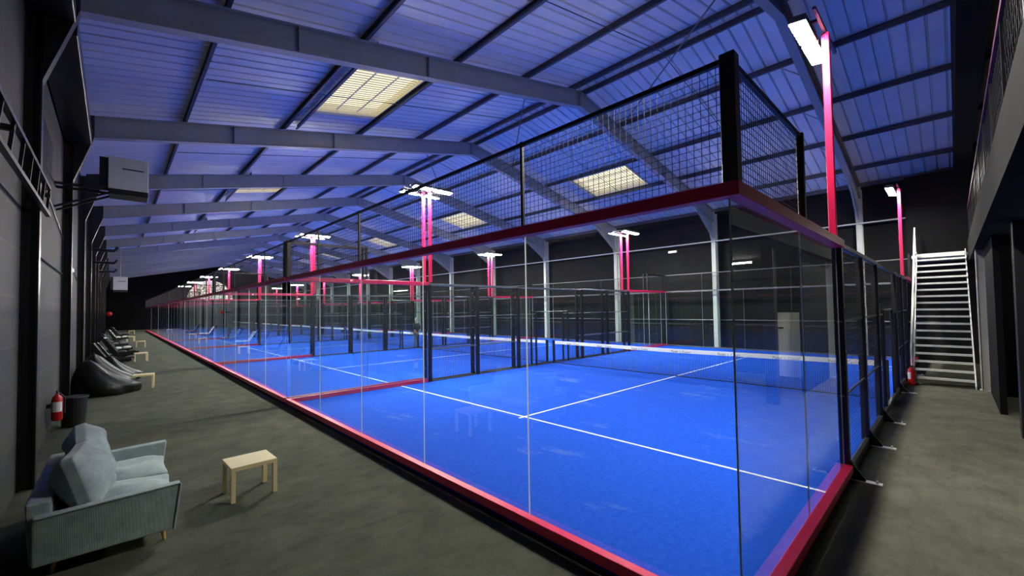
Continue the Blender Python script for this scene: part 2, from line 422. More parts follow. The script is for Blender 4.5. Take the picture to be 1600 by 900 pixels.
namesr = ['at the eave of', 'lowest but one on', 'third lowest on', 'fourth lowest on', 'fifth lowest on', 'beside the ridge on']
for k, off in enumerate(PURL[:5]): purlin(off, f'long dark purlin {names[k]} the left roof slope')
for k, off in enumerate(PURL[:4:-1]): purlin(off, f'long dark purlin {namesr[k]} the right roof slope')
for k, (ya, yb) in enumerate(SKY_Y):      # short trimmer beside each left roof window
    x = SKY_L[0]-.09; y0 = FR0+FRD*(1+2*k)+.12; z = soffit(x)+pz+.01; top = deck(x)-z-.03
    o = MB().box(-.06, .005, 0, FRD-.24, 0, .012).box(-.005, .005, 0, FRD-.24, 0, top).build('roof_trimmer', 'purlin', loc=(x, y0, z))
    tag(o, f'short dark trimmer edging the {ORD[k]} left slope roof window from the camera', 'trimmer', 'roof window trimmers')
def rod(name, pts, r, m, label, cat, group=None):
    mb = MB()
    for a, b in zip(pts, pts[1:]): mb.tube(a, b, r, n=8)
    return tag(mb.build(name, m), label, cat, group)
for k in range(-1, NF-1):
    y = FR0+FRD*(k+.5); z = lambda x: soffit(x)+pz+.03
    rod('tie_rod', [(RX-10.3, y, z(RX-10.3)), (RX, y, z(RX)), (RX+10.3, y, z(RX+10.3))], .012, 'purlin',
        f'thin steel tie rod under the roof sheets in the {ORD[k+1]} bay from the camera', 'tie rod', 'roof tie rods')
for k, y in enumerate([FR0, FR0+FRD, FR0+2*FRD]):
    z = soffit(RX)+.5
    rod('bracing_rod', [(RX-2.6, y, z-.53), (RX+2.6, y+FRD, z-.53)], .02, 'purlin', f'diagonal bracing rod crossing the ridge in the {ORD[k+1]} bay', 'bracing rod')

# ------------------------------------------------------------------ padel courts
W, Lc = 10.0, 20.0
def wire_mesh(a, b, z0, z1, ax, cell=.055, t=.0035, zlo=None):
    mb = MB(); n = max(1, round((b-a)/cell)); m = max(1, round((z1-z0)/cell))
    for i in range(n+1):
        p = a+(b-a)*i/n
        if ax == 'x': mb.bar((p, 0, z0), (p, 0, z1), t)
        else: mb.bar((0, p, z0), (0, p, z1), t)
    for j in range(m+1):
        z = z0+(z1-z0)*j/m
        if ax == 'x': mb.bar((a, 0, z), (b, 0, z), t)
        else: mb.bar((0, a, z), (0, b, z), t)
    return mb
def copy_part(o, loc, parent, rz=0):
    c = o.copy(); C.objects.link(c); c.parent = parent; c.location = loc; c.rotation_euler = (0, 0, rz); return c
def make_enclosure():
    root = empty('court_enclosure')
    def pane(w, ax):
        mb = MB(); t = .006
        if ax == 'y':
            mb.box(-t, t, .004, w-.004, .035, 3.0)
            mb.mi = [1, 1, 1, 1, 0, 0]
        else:
            mb.box(.004, w-.004, -t, t, .035, 3.0)
            mb.mi = [1, 1, 0, 0, 1, 1]
        return mb
    py = None; px = None
    for x in (0, Lc):
        for k in range(5):
            if py is None: py = pane(2, 'y').build('glass_panel', None, root, mats=['glass', 'edge'])
            else: copy_part(py, (x, 2*k, 0), root)
    for y in (0, W):
        for x in (0, 2, Lc-4, Lc-2):
            if px is None: px = pane(2, 'x').build('glass_panel', None, root, mats=['glass', 'edge'])
            else: copy_part(px, (x, y, 0), root)
    K = .095
    def ushape(z0, z1, x0, x1, back, name, m, k=K):   # along a back wall and two side walls
        a = MB()
        if back: a.box(min(x0, x0-k*back), max(x0, x0-k*back), -k, W+k, z0, z1)
        lo, hi = min(x0, x1), max(x0, x1)
        a.box(lo, hi, -k, 0, z0, z1); a.box(lo, hi, W, W+k, z0, z1)
        return a.build(name, m, root)
    def side(z0, z1, x0, x1, y0, y1, name, m):
        return MB().box(x0, x1, y0, y1, z0, z1).build(name, m, root, bevel=.004, seg=1)
    side(.0, .10, -K, 0, -K, W+K, 'kerb', 'pink')
    side(.0, .06, Lc, Lc+.06, 0, W, 'kerb', 'greyframe')
    for x0, x1 in ((0, 4), (Lc-4, Lc)):
        side(.0, .10, x0, x1, -K, 0, 'kerb', 'pink'); side(.0, .10, x0, x1, W, W+K, 'kerb', 'pink')
        side(3.0, 3.1, x0, x1+.05, -.09, .02, 'top_beam', 'pink'); side(3.0, 3.1, x0, x1+.05, W-.02, W+.09, 'top_beam', 'pink')
    side(3.0, 3.1, -.09, .02, -.09, W+.09, 'top_beam', 'pink'); side(3.0, 3.08, Lc-.02, Lc+.06, 0, W, 'top_beam', 'greyframe')
    side(-.09, .03, 4, Lc-4, -.06, 0, 'sill', 'sillgrey'); side(-.09, .03, 4, Lc-4, W, W+.06, 'sill', 'sillgrey')
    # wire mesh above the glass
    first = None
    for k in range(5):
        if first is None: first = wire_mesh(0, 2, 3.12, 3.96, 'y').build('wire_mesh', 'wire', root); first.location = (-.03, 0, 0)
        else: copy_part(first, (-.03, 2*k, 0), root)
    for k in range(5): copy_part(first, (Lc+.03, 2*k, 0), root)
    sm = None
    for x in (0, Lc-2):
        for y in (-.03, W+.03):
            if sm is None: sm = wire_mesh(0, 2, 3.12, 3.96, 'x').build('wire_mesh', 'wire', root); sm.location = (x, y, 0)
            else: copy_part(sm, (x, y, 0), root)
    side(3.96, 4.0, -.05, -.01, -.05, W+.05, 'mesh_rail', 'black'); side(3.96, 4.0, Lc+.01, Lc+.05, -.05, W+.05, 'mesh_rail', 'greyframe')
    for x0, x1 in ((0, 2), (Lc-2, Lc)):
        side(3.96, 4.0, x0, x1, -.05, -.01, 'mesh_rail', 'black'); side(3.96, 4.0, x0, x1, W+.01, W+.05, 'mesh_rail', 'black')
    def mpost(x, y, w_=.05, m='black'):
        return MB().box(-w_/2, w_/2, -w_/2, w_/2, 3.08, 4.01).build('mesh_post', m, root, bevel=.004, seg=1, loc=(x, y, 0))
    for y in (-.035, W+.035): mpost(-.035, y, .10); mpost(Lc+.03, y, .06); mpost(2, y, .06); mpost(Lc-2, y, .06)
    for y in (2, 6, 8): mpost(-.03, y, .035)
    for y in (4, 8): mpost(Lc+.03, y, .035)
    # side fence: posts, rails and bays of wire mesh
    pf = MB().box(-.05, .05, -.05, .05, -.1, 3.0)
    for z in (.4, 1.0, 1.6, 2.2, 2.8): pf.tube((-.02, -.05, z), (-.02, -.058, z), .012, n=8, mi=1)
    post = pf.build('post', None, root, mats=['black', 'steel']); post.location = (4.06, -.01, 0)
    g = MB(); g.prism([(-.05, -.095), (-.085, -.095), (-.085, -.06), (-.05, .16)], -.03, .03)
    g.v = [(y, x, z) for x, y, z in g.v]
    g.build('gusset', 'black', post)
    MB().box(-.05, .05, -.085, -.05, -.098, -.085).build('foot_plate', 'steel', post)
    def addpost(x, y, rz):
        c = copy_tree(post, root); c.location = (x, y, 0); c.rotation_euler = (0, 0, rz)
    for y, rz in ((-.01, 0), (W+.01, math.pi)):
        for x in (4.06, 6, 8, 12, 14, 15.94):
            if (x, y) != (4.06, -.01): addpost(x, y, rz)
    sp = None
    for y in (-.02, W+.02):
        for x in (9.0, 11.0):
            if sp is None: sp = MB().box(-.03, .03, -.03, .03, -.1, 2.1).build('gate_post', 'black', root, bevel=.003, seg=1); sp.location = (x, y, 0)
            else: copy_part(sp, (x, y, 0), root)
    for y0, y1 in ((-.05, .0), (W, W+.05)):
        side(3.0, 3.06, 4, 8, y0-.02, y1, 'top_rail', 'greyframe'); side(3.0, 3.06, 12, 16, y0-.02, y1, 'top_rail', 'greyframe')
        side(3.0, 3.04, 8, 12, y0, y1, 'top_rail', 'greyframe')
        for x0, x1 in ((4, 9), (11, 16)):
            side(1.985, 2.01, x0, x1, y0+.015, y1-.01, 'mid_rail', 'greyframe')
        for x0, x1 in ((4, 8), (12, 16)): side(.985, 1.01, x0, x1, y0+.015, y1-.01, 'mid_rail', 'greyframe')
        side(2.07, 2.10, 9, 11, y0+.01, y1-.005, 'gate_rail', 'black')
    fm = gm = None
    for y in (-.02, W+.02):
        for x in (4, 6, 12, 14):
            if fm is None: fm = wire_mesh(0, 2, .04, 2.98, 'x', .06, .003).build('wire_mesh', 'wire', root); fm.location = (x, y, 0)
            else: copy_part(fm, (x, y, 0), root)
        for x in (8, 11):
            if gm is None: gm = wire_mesh(0, 1, .04, 1.98, 'x', .06, .003).build('wire_mesh', 'wire', root); gm.location = (x, y, 0)
            else: copy_part(gm, (x, y, 0), root)
    return root
def make_turf():
    root = MB().box(0, Lc, 0, W, FZ+.001, 0).build('court_turf', 'turf')
    def ln(x0, x1, y0, y1): MB().box(x0, x1, y0, y1, 0, .003).build('court_line', 'line', root)
    ln(3.025, 3.075, 0.01, W-.01); ln(16.925, 16.975, 0.01, W-.01); ln(3.075, 16.925, 4.975, 5.025); ln(2.90, 3.025, 4.975, 5.025); ln(16.975, 17.10, 4.975, 5.025); 
    return root
def make_net():
    root = empty('padel_net')
    nm = MB(); n = 200
    zt = lambda y: .80-.03*(1-abs(y-5)/5)
    for i in range(1, n):
        y = .1+(W-.2)*i/n; nm.bar((0, y, .02), (0, y, zt(y)), .0045)
    for j in range(0, 17):
        q = j/16
        for s in range(10):
            a, b = .1+(W-.2)*s/10, .1+(W-.2)*(s+1)/10
            nm.bar((0, a, .02+q*(zt(a)-.02)), (0, b, .02+q*(zt(b)-.02)), .0045)
    nm.build('net_mesh', 'wire', root)
    b = MB(); 
    for s in range(10):
        y0, y1 = .1+(W-.2)*s/10, .1+(W-.2)*(s+1)/10
        p = [(y0, zt(y0)-.02), (y1, zt(y1)-.02), (y1, zt(y1)+.10), (y0, zt(y0)+.10)]
        for x in (-.008, .008): b.quad(*[(x, y, z) for y, z in p])
        b.quad((-.008, y0, zt(y0)+.10), (-.008, y1, zt(y1)+.10), (.008, y1, zt(y1)+.10), (.008, y0, zt(y0)+.10))
    b.build('net_band', 'label', root)
    c = MB(); 
    for s in range(10):
        y0, y1 = .1+(W-.2)*s/10, .1+(W-.2)*(s+1)/10; c.bar((0, y0, .02), (0, y1, .02), .02)
    c.build('bottom_cord', 'black', root)
    for y in (.03, W-.03):
        MB().box(-.04, .04, -.04, .04, -.0, .93).build('net_post', 'black', root, bevel=.004, seg=1, loc=(0, y, 0))
    return root
def band_text(root, y, txt):
    cu = bpy.data.curves.new('band_lettering', 'FONT'); cu.body = txt; cu.size = .10; cu.align_x = 'CENTER'; cu.align_y = 'CENTER'
    cu.materials.append(M['ink']); cu.extrude = .0005
    o = bpy.data.objects.new('band_lettering', cu); C.objects.link(o); o.parent = root
    bpy.context.view_layer.update()
    me = bpy.data.meshes.new_from_object(o.evaluated_get(bpy.context.evaluated_depsgraph_get()))
    bpy.data.objects.remove(o); me.materials.clear(); me.materials.append(M['ink'])
    o = bpy.data.objects.new('band_lettering', me); C.objects.link(o); o.parent = root
    o.matrix_local = Matrix(((0, 0, -1, -.0095), (-1, 0, 0, y), (0, 1, 0, .815 - .028*(1-abs(y-5)/5)), (0, 0, 0, 1)))
def make_mast():          # stands on the side fence, heads over the court on its +y side
    root = empty('floodlight_mast')
    MB().box(-.042, .042, -.042, .042, 0, 2.92).build('pole', 'pink', root, bevel=.006, seg=1)
    MB().box(-.72, .72, -.02, .02, 2.92, 2.96).build('crossbar', 'greyframe', root, bevel=.005, seg=1)
    for x in (-.37, .37):
        h = MB().box(-.33, .33, -.10, .10, .0, .06)
        for i in range(9): h.box(-.28+.07*i-.005, -.28+.07*i+.005, -.085, .085, .06, .11)
        ho = h.build('lamp_head', 'greyframe', root, loc=(x, .19, 2.86)); ho.rotation_euler = (R(8), 0, 0)
        MB().box(-.31, .31, -.085, .085, -.015, -.0005).build('lens', 'lens', ho)
        MB().box(x-.02, x+.02, -.02, .17, 2.93, 2.97).build('lamp_bracket', 'black', root)
    return root

enc, turf, net, mast = make_enclosure(), make_turf(), make_net(), make_mast()
mfirst = True
for k in range(NC):
    y = PITCH*k
    e = enc if k == 0 else copy_tree(enc); e.location = (0, y, 0)
    t = turf if k == 0 else copy_tree(turf); t.location = (0, y, 0)
    n = net if k == 0 else copy_tree(net); n.location = (10, y, 0)
    which = 'nearest court' if k == 0 else ('farthest court' if k == NC-1 else f'{ORD[k]} court from the camera')
    tag(e, f'glass and black mesh enclosure with pink kerb around the {which}', 'court enclosure', 'glass padel court enclosures')
    tag(t, f'bright blue turf with white lines of the {which}', 'court turf', 'blue court turfs')
    tag(n, f'black net with white printed top band across the {which}', 'net', 'court nets')
    for yy, s, sn in ((0, 1, 'near'), (W, -1, 'far')):
        for x, xn in ((4, 'left'), (16, 'right')):
            if mfirst: mm = mast; mfirst = False
            else: mm = copy_tree(mast)
            mm.location = (x+(.08 if x < 9 else -.08), y+yy+.03*s, 3.1)
            if s < 0:
                for ch in mm.children:
                    if ch.name.startswith(('lamp_head', 'lamp_bracket')):
                        if ch.name.startswith('lamp_head'):
                            ch.location.y = -.19; ch.rotation_euler.x = R(-8)
                        else: ch.location.y = -.15
            tag(mm, f'pink floodlight mast at the {sn} {xn} corner of the {which}', 'floodlight', 'pink floodlight masts')
for k, root in enumerate([net] ):
    pass
def outer_feet():        # the free-standing fence line has longer feet on the aisle carpet
    g = MB(); g.prism([(-.05, -.095), (-.20, -.095), (-.20, -.06), (-.12, .05), (-.05, .16)], -.03, .03)
    g.v = [(y, x, z) for x, y, z in g.v]
    gm_ = g.mesh('gusset'); gm_.materials.append(M['black'])
    p = MB().box(-.05, .05, -.36, -.05, -.10, -.085).tube((0, -.31, -.09), (0, -.31, -.05), .012)
    pm_ = p.mesh('foot_plate'); pm_.materials.append(M['steel'])
    for ch in enc.children:
        if ch.name.startswith('post') and ch.location.y < 1:
            for q in ch.children: q.data = gm_ if q.name.startswith('gusset') else pm_
outer_feet()
for i, y in enumerate((9.0, 7.6, 6.2, 4.8, 3.4, 2.0, .8)): band_text(net, y, 'Padel  |  Court')

# ------------------------------------------------------------------ right side: mezzanine, staircase
YM = -1.47
struct(MB().box(-4.1, 18.6, YN, YM, 3.62, 4.32).build('floor_mezzanine', 'fascia'))
struct(MB().box(10.35, 13.45, YM-.28, YM-.18, FZ, 3.62).build('wall_mezzanine', 'blackwall'))
struct(MB().box(12.95, 13.1, YN, YM-.3, FZ, 3.62).build('wall_partition', 'blackwall'))
bk = MB(); bk.prism([(XL, 6.9), (XR, 6.9), (XR, deck(XR)-.01), (RX, DZ-.01), (XL, deck(XL)-.01)], -1.62, -1.24)
struct(bk.build('trim_bulkhead', 'blackwall'))
dr = struct(empty('door_1', (12.95, -2.66, FZ)))
MB().box(-.05, -.005, -.42, .42, 0, 2.08).build('door_leaf', 'label', dr, bevel=.004, seg=1)
MB().box(-.09, -.05, -.2, -.05, 1.55, 1.6).build('door_closer', 'black', dr)
def steel_column(x, y, m, z1, label, w_=.2):
    c = MB().box(x-w_/2, x+w_/2, y-w_/2, y-w_/2+.02, FZ, z1).box(x-w_/2, x+w_/2, y+w_/2-.02, y+w_/2, FZ, z1).box(x-.008, x+.008, y-w_/2+.02, y+w_/2-.02, FZ, z1)
    c.box(x-w_/2-.03, x+w_/2+.03, y-w_/2-.03, y+w_/2+.03, FZ, FZ+.02)
    return tag(c.build('steel_column', m), label, 'column')
steel_column(13.75, -1.62, 'mezz', 3.62, 'pale steel column under the mezzanine edge beside the staircase foot', .24)
tag(MB().box(8.2, 8.42, -2.02, -1.78, FZ, 3.62).build('steel_column', 'black', bevel=.01, seg=1), 'black square column under the mezzanine at the right edge', 'column')
steel_column(4.6, -3.6, 'black', 3.62, 'black steel column deep under the mezzanine', .2)
tl = empty('tube_light', (10.9, -3.6, 3.55))
MB().box(-.06, .06, -.62, .62, .0, .065).build('housing', 'white', tl, bevel=.004, seg=1)
MB().tube((0, -.6, -.03), (0, .6, -.03), .02).build('tube', 'tubelens', tl)
tag(tl, 'white tube light on the ceiling under the mezzanine', 'light')
# railing on the mezzanine edge
rr = empty('mezzanine_railing', (0, YM-.06, 4.32))
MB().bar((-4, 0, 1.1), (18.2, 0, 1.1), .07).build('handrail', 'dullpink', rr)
for i in range(12): MB().bar((-3.9+2*i, 0, 0), (-3.9+2*i, 0, 1.08), .05).build('railing_post', 'black', rr)
mm = MB()
n = 120
for i in range(n):
    x = -4+22.2*i/n
    for s in (1, -1):
        x2 = x+s*.55
        if -4 <= x2 <= 18.2: mm.bar((x, 0, .08), (x2, 0, 1.04), .008)
mm.bar((-4, 0, .08), (18.2, 0, .08), .03)
mm.build('lattice_infill', 'wire', rr)
tag(rr, 'pink handrail with dark lattice infill along the mezzanine edge', 'railing')
# staircase
st = empty('metal_staircase', (13.75, -.82, FZ))
nr = 19; rise = 4.05/nr; run = .232; ws = .58
def zrun(i): return i*run
ang = [(0, .02), (nr*run, nr*rise)]
for s in (-1, 1):
    b = MB(); yy = s*ws
    b.prism([(-.12, 0), (.16, 0), (nr*run+.1, nr*rise-.12), (nr*run+.1, nr*rise+.12), (-.02, .18), (-.12, .10)], yy-.02 if s < 0 else yy-.005, yy+.005 if s < 0 else yy+.02)
    b.build('stringer', 'paleframe', st)
for i in range(1, nr+1):
    b = MB().box(-.12, .12, -ws+.005, ws-.005, -.03, 0).box(-.125, -.115, -ws+.005, ws-.005, -.045, .012)
    b.build('tread', 'steel', st, loc=(i*run-.1, 0, i*rise))
for s in (1,):
    h = MB(); yy = s*(ws+.03)
    h.tube((-.05, yy, 1.0), (nr*run, yy, nr*rise+1.0), .022); h.tube((-.05, yy, .55), (nr*run, yy, nr*rise+.55), .015)
    if s < 0: continue
    for i in (0, 5, 10, 15, 19): h.tube((i*run-.05, yy, i*rise+.05), (i*run-.05, yy, i*rise+1.0), .02)
    h.build('handrail', 'paleframe', st)
tag(st, 'steep open metal staircase rising to the dark mezzanine', 'staircase')
struct(MB().box(18.3, XR, -1.47, -.1, 3.85, 3.95).build('floor_landing', 'steel'))
struct(MB().box(18.9, 19.0, YN, .05, 3.95, 7.0).build('wall_landing', 'blackwall'))

# ------------------------------------------------------------------ things on the right and end walls
rod('wall_pipe', [(20.3, -1.2, 5.66), (20.3, YE-.1, 5.66)], .035, 'paleframe', 'pale grey pipe running along the right wall columns', 'pipe')
rod('cable_trunking', [(XR-.06, -1, 1.45), (XR-.06, YE-.1, 1.45)], .03, 'greyframe', 'thin grey trunking low along the black right wall', 'trunking')
def emergency_light(name, loc, size, label, nrm='-x'):
    e = empty(name, loc); a, b, c = size
    MB().box(-a, a, -b, b, -c, c).build('housing', 'white', e, bevel=.004, seg=1)
    s = -1 if nrm == '-x' else 1
    MB().box(min(s*a, s*(a+.006)), max(s*a, s*(a+.006)), -b*.86, b*.86, -c*.6, c*.6).build('lens', 'led', e)
    return tag(e, label, 'emergency light')
emergency_light('emergency_light', (XR-.06, 9.9, 5.4), (.05, .26, .07), 'lit emergency light on the black right wall above the court')
for y, z, d in ((15.85, 3.5, 'nearest'), (32.6, 3.5, 'middle'), (52.5, 3.6, 'farthest')):
    emergency_light('emergency_light', (XL+.04, y, z), (.03, .10, .06), f'small lit emergency light on the left wall, {d} of the three', '+x')

# ------------------------------------------------------------------ left wall services
def cable_ladder():
    e = empty('cable_ladder', (XL+.20, 0, 0))
    for z, dz in ((3.72, 0), (4.12, .1)):
        MB().bar((0, 1.0, z), (0, 8.0, z-.0), .05).build('side_rail', 'black', e)
    for i in range(12):
        y = 1.2+.6*i; MB().bar((0, y, 3.72), (0, y+.25, 4.12), .03).build('rung', 'black', e)
    for y in (1.6, 4.6, 7.5): MB().bar((-.2, y, 3.92), (.06, y, 3.92), .05).build('wall_bracket', 'black', e)
    return tag(e, 'black lattice cable ladder fixed high on the left wall', 'cable ladder')
cable_ladder()
tag(MB().box(XL+.02, -3.66, YN+.02, 7.3, 6.42, 6.74).box(XL+.02, -3.66, 7.7, 13.2, 6.42, 6.74).build('eave_duct', 'black', bevel=.01, seg=1), 'long black duct boxed in along the top of the left wall', 'duct')
def heater(x, y, z, w_, h_, label, hang=False):
    e = empty('unit_heater', (x, y, z))
    MB().box(-w_/2, w_/2, -.28, .28, -h_/2, h_/2).build('casing', 'white', e, bevel=.012)
    MB().box(-w_/2+.02, w_/2, -.30, .26, -h_/2-.12, -h_/2).build('outlet_vane', 'black', e, bevel=.006, seg=1)
    MB().box(-w_*.16, w_*.38, -.286, -.279, h_*.13, h_*.17).build('badge', 'ink', e)
    MB().box(-w_/2-.14, -w_/2, -.2, .2, -h_/2+.05, h_/2-.03).build('fan_housing', 'black', e, bevel=.01)
    if hang:
        MB().tube((0, 0, h_/2), (0, 0, soffit(x)-z+.1), .015).build('hanger', 'paleframe', e)
    else:
        for zz in (-h_/2-.02,):
            MB().bar((XL-x, -.2, zz), (w_/2, -.2, zz), .05).build('bracket_arm', 'black', e); MB().bar((XL-x, .2, zz), (w_/2, .2, zz), .05).build('bracket_arm', 'black', e)
            MB().bar((XL-x, .2, zz-.5), (-w_/2+.15, .2, zz), .04).build('bracket_strut', 'black', e); MB().bar((XL-x, -.2, zz-.5), (-w_/2+.15, -.2, zz), .04).build('bracket_strut', 'black', e)
    return tag(e, label, 'heater')
heater(-3.0, 11.6, 5.36, .68, .72, 'large white box heater bracketed high on the left wall')
heater(-2.9, 38.0, 4.35, .75, .9, 'small white heater hanging far down the left wall', True)
for k, (y, z) in enumerate(((25.4, 5.2), (31.2, 5.15), (37.2, 5.1))):
    rod('pipe_elbow', [(XL, y, z), (XL+.95, y, z), (XL+1.05, y, z+.18)], .07, 'black', f'short black pipe elbow sticking out of the left wall, {ORD[k]} in line', 'pipe', 'pipe elbows on the left wall')
rod('wall_cable', [(XL+.02, 8.6, 4.6), (XL+.02, 12.9, 4.1), (XL+.02, 19, 3.3)], .012, 'black', 'thin black cable sagging across the left wall', 'cable')
rod('conduit', [(XL+.03, 9, 3.2), (XL+.03, 13.1, 3.2)], .015, 'black', 'straight black conduit on the left wall panel', 'conduit')

def extinguisher(loc, label, rz=0):
    e = empty('fire_extinguisher', loc, rz)
    MB().lathe([(.072, 0), (.08, .02), (.08, .40), (.06, .46), (.025, .49), (.025, .52)]).build('cylinder', 'red', e, smooth=True)
    MB().box(-.012, .012, -.05, .05, .52, .55).box(-.01, .01, -.09, -.04, .54, .58).build('valve', 'black', e)
    MB().tube((.02, .05, .52), (.10, .07, .42), .012).tube((.10, .07, .42), (.095, .05, .12), .012, .018).build('hose', 'rubber', e)
    lb = MB(); 
    for i in range(6):
        a0, a1 = R(-150+20*i), R(-150+20*(i+1)); r = .0812
        lb.quad((r*math.cos(a0), r*math.sin(a0), .17), (r*math.cos(a1), r*math.sin(a1), .17), (r*math.cos(a1), r*math.sin(a1), .36), (r*math.cos(a0), r*math.sin(a0), .36))
    lb.build('label', 'label', e)
    return tag(e, label, 'fire extinguisher')
extinguisher((XL+.14, 10.75, .2), 'red fire extinguisher with white label hung on the left wall above the bin')
MB().box(-.04, .02, -.05, .05, .25, .33).build('wall_hook', 'black', bpy.data.objects['fire_extinguisher'], loc=(-.10, 0, 0))
extinguisher((13.55, -.2, FZ), 'red fire extinguisher standing on the floor at the staircase foot', R(200))
bell = empty('alarm_bell', (-3.45, 40, 2.25))
MB().lathe([(.02, 0), (.14, .02), (.16, .05), (.16, .09)], n=20).build('gong', 'red', bell, smooth=True); bell.children[0].rotation_euler = (R(-90), 0, 0)
MB().box(-.7, .0, .04, .09, -.03, .03).build('bracket', 'black', bell)
tag(bell, 'round red and white bell bracketed to the left wall beyond the loungers', 'alarm bell')

# ------------------------------------------------------------------ sofa
def soft_box(name, x0, x1, y0, y1, z0, z1, m, parent, puff=.04, bev=.05, wr=.012, seed=1, rot=None, loc=None, div=7):
    """a cushion: subdivided box, bulged towards its middle, pinched at the rim, with soft folds"""
    rnd = random.Random(seed); bm = bmesh.new()
    bmesh.ops.create_cube(bm, size=2); bmesh.ops.subdivide_edges(bm, edges=bm.edges[:], cuts=div, use_grid_fill=True)
    hx, hy, hz = (x1-x0)/2, (y1-y0)/2, (z1-z0)/2
    ax = min((hx, 0), (hy, 1), (hz, 2))[1]; h = (hx, hy, hz); oth = [i for i in range(3) if i != ax]
    ph = [rnd.uniform(0, 6) for _ in range(6)]
    for v in bm.verts:
        p = list(v.co); a, b = p[oth[0]], p[oth[1]]
        fall = (1-abs(a)**3.5)*(1-abs(b)**3.5)
        th = .42+.58*fall**.5
        k = p[ax]*h[ax]*th + p[ax]*puff*fall
        k += p[ax]*wr*(math.sin(3.1*a+2*b+ph[0])+.7*math.sin(5.3*b-2*a+ph[1])+.5*math.sin(9*a+4*b+ph[2]))*fall
        q = [0, 0, 0]; q[ax] = k
        for i, c in ((oth[0], a), (oth[1], b)):
            other = b if i == oth[0] else a
            q[i] = h[i]*c*(1-.05*(1-abs(other)**2)*(1 if abs(c) > .9 else 0))
        v.co = q
    me = bpy.data.meshes.new(name); bm.to_mesh(me); bm.free(); me.materials.append(M[m])
    me.polygons.foreach_set('use_smooth', [True]*len(me.polygons))
    o = link(name, me, None, parent); o.location = loc or ((x0+x1)/2, (y0+y1)/2, (z0+z1)/2)
    if rot: o.rotation_euler = rot
    d = o.modifiers.new('s', 'SUBSURF'); d.levels = 1; d.render_levels = 1
    return o
def sofa():      # local: x = front, y = along the seat, z up; origin at floor, centre of back
    e = empty('corduroy_sofa', (-3.72, 5.375, FZ), R(-.6))
    L_, D_ = 1.88, .99
    MB().box(.06, D_-.05, -L_/2+.08, L_/2-.08, .14, .32).build('base', 'cord', e, bevel=.025, smooth=False)
    for s, nm in ((-1, 'near'), (1, 'far')):
        mb = MB(); y0, y1 = s*(L_/2-.11), s*(L_/2)
        t = s*.05
        pr = [(.0, .13), (D_, .13), (D_+.05, .60), (.0, .57)]
        k = len(mb.v)
        lo = [(x, y0, z) for x, z in pr]; hi = [(x, y1+(t if z > .3 else 0), z) for x, z in pr]
        lo = [(x, y+(t if z > .3 else 0), z) for x, y, z in lo]
        mb.v = lo+hi; mb.f = [(0,1,2,3), (4,5,6,7), (0,4,5,1), (1,5,6,2), (2,6,7,3), (3,7,4,0)]; mb.mi = [0]*6
        a = mb.build('armrest', 'cord', e, bevel=.022, seg=3)
        p = MB(); yo = y1+t
        p.tube((D_+.05, yo, .59), (D_, y1, .13), .009).tube((.02, yo, .565), (D_+.05, yo, .597), .008)
        p.build('piping', 'cord', a)
    MB().prism([(-.02, .13), (.16, .13), (.11, .68), (-.05, .68)], -L_/2+.04, L_/2-.04).build('backrest', 'cord', e, bevel=.03, seg=3)
    for s, sd in ((-1, 3), (1, 5)):
        soft_box('seat_cushion', .12, D_+.02, s*.02 if s > 0 else -L_/2+.11, L_/2-.11 if s > 0 else -.02, .30, .50, 'cord', e, puff=.02, wr=.022, seed=sd)
        soft_box('back_cushion', -.12, .12, -.46, .46, -.29, .29, 'cord', e, puff=.07, wr=.034, seed=sd+1, loc=(.31, s*.43, .71), rot=(R(s*3), R(-17), R(s*3)))
    for x in (.14, D_-.09):
        for y in (-L_/2+.13, L_/2-.13):
            MB().tube((x, y, .15), (x+(.02 if x > .5 else -.02), y, 0), .024, .014, n=12).build('leg', 'legwood', e)
    return tag(e, 'grey green corduroy two-seat sofa against the left wall', 'sofa')
sofa()

# ------------------------------------------------------------------ birch side tables
def side_table():
    e = empty('side_table')
    MB().box(-.26, .26, -.24, .24, .38, .43).build('table_top', 'wood', e, bevel=.004, seg=2)
    for x in (-.235, .235):
        for y in (-.215, .215): MB().box(-.025, .025, -.025, .025, 0, .38).build('leg', 'wood', e, bevel=.003, seg=1, loc=(x, y, 0))
    return e
tb = side_table()
for k, (x, y, lb) in enumerate(((-1.89, 5.22, 'pale birch side table standing in front of the grey sofa'),
        (-2.5, 16.3, 'pale birch side table beside the black beanbags'),
        (-2.22, 26.0, 'pale birch side table beside the black lounge chair'),
        (-1.8, 37.5, 'pale birch side table beyond the striped lounge chair, second farthest but one'),
        (-2.15, 46.0, 'pale birch side table, second farthest along the left wall'),
        (-1.7, 62.0, 'tiny pale birch side table at the far end of the carpet'))):
    t = tb if k == 0 else copy_tree(tb); t.location = (x, y, FZ); t.rotation_euler = (0, 0, R((2, -6, 3, 0, 8, 4)[k]))
    tag(t, lb, 'side table', 'birch side tables along the aisle')

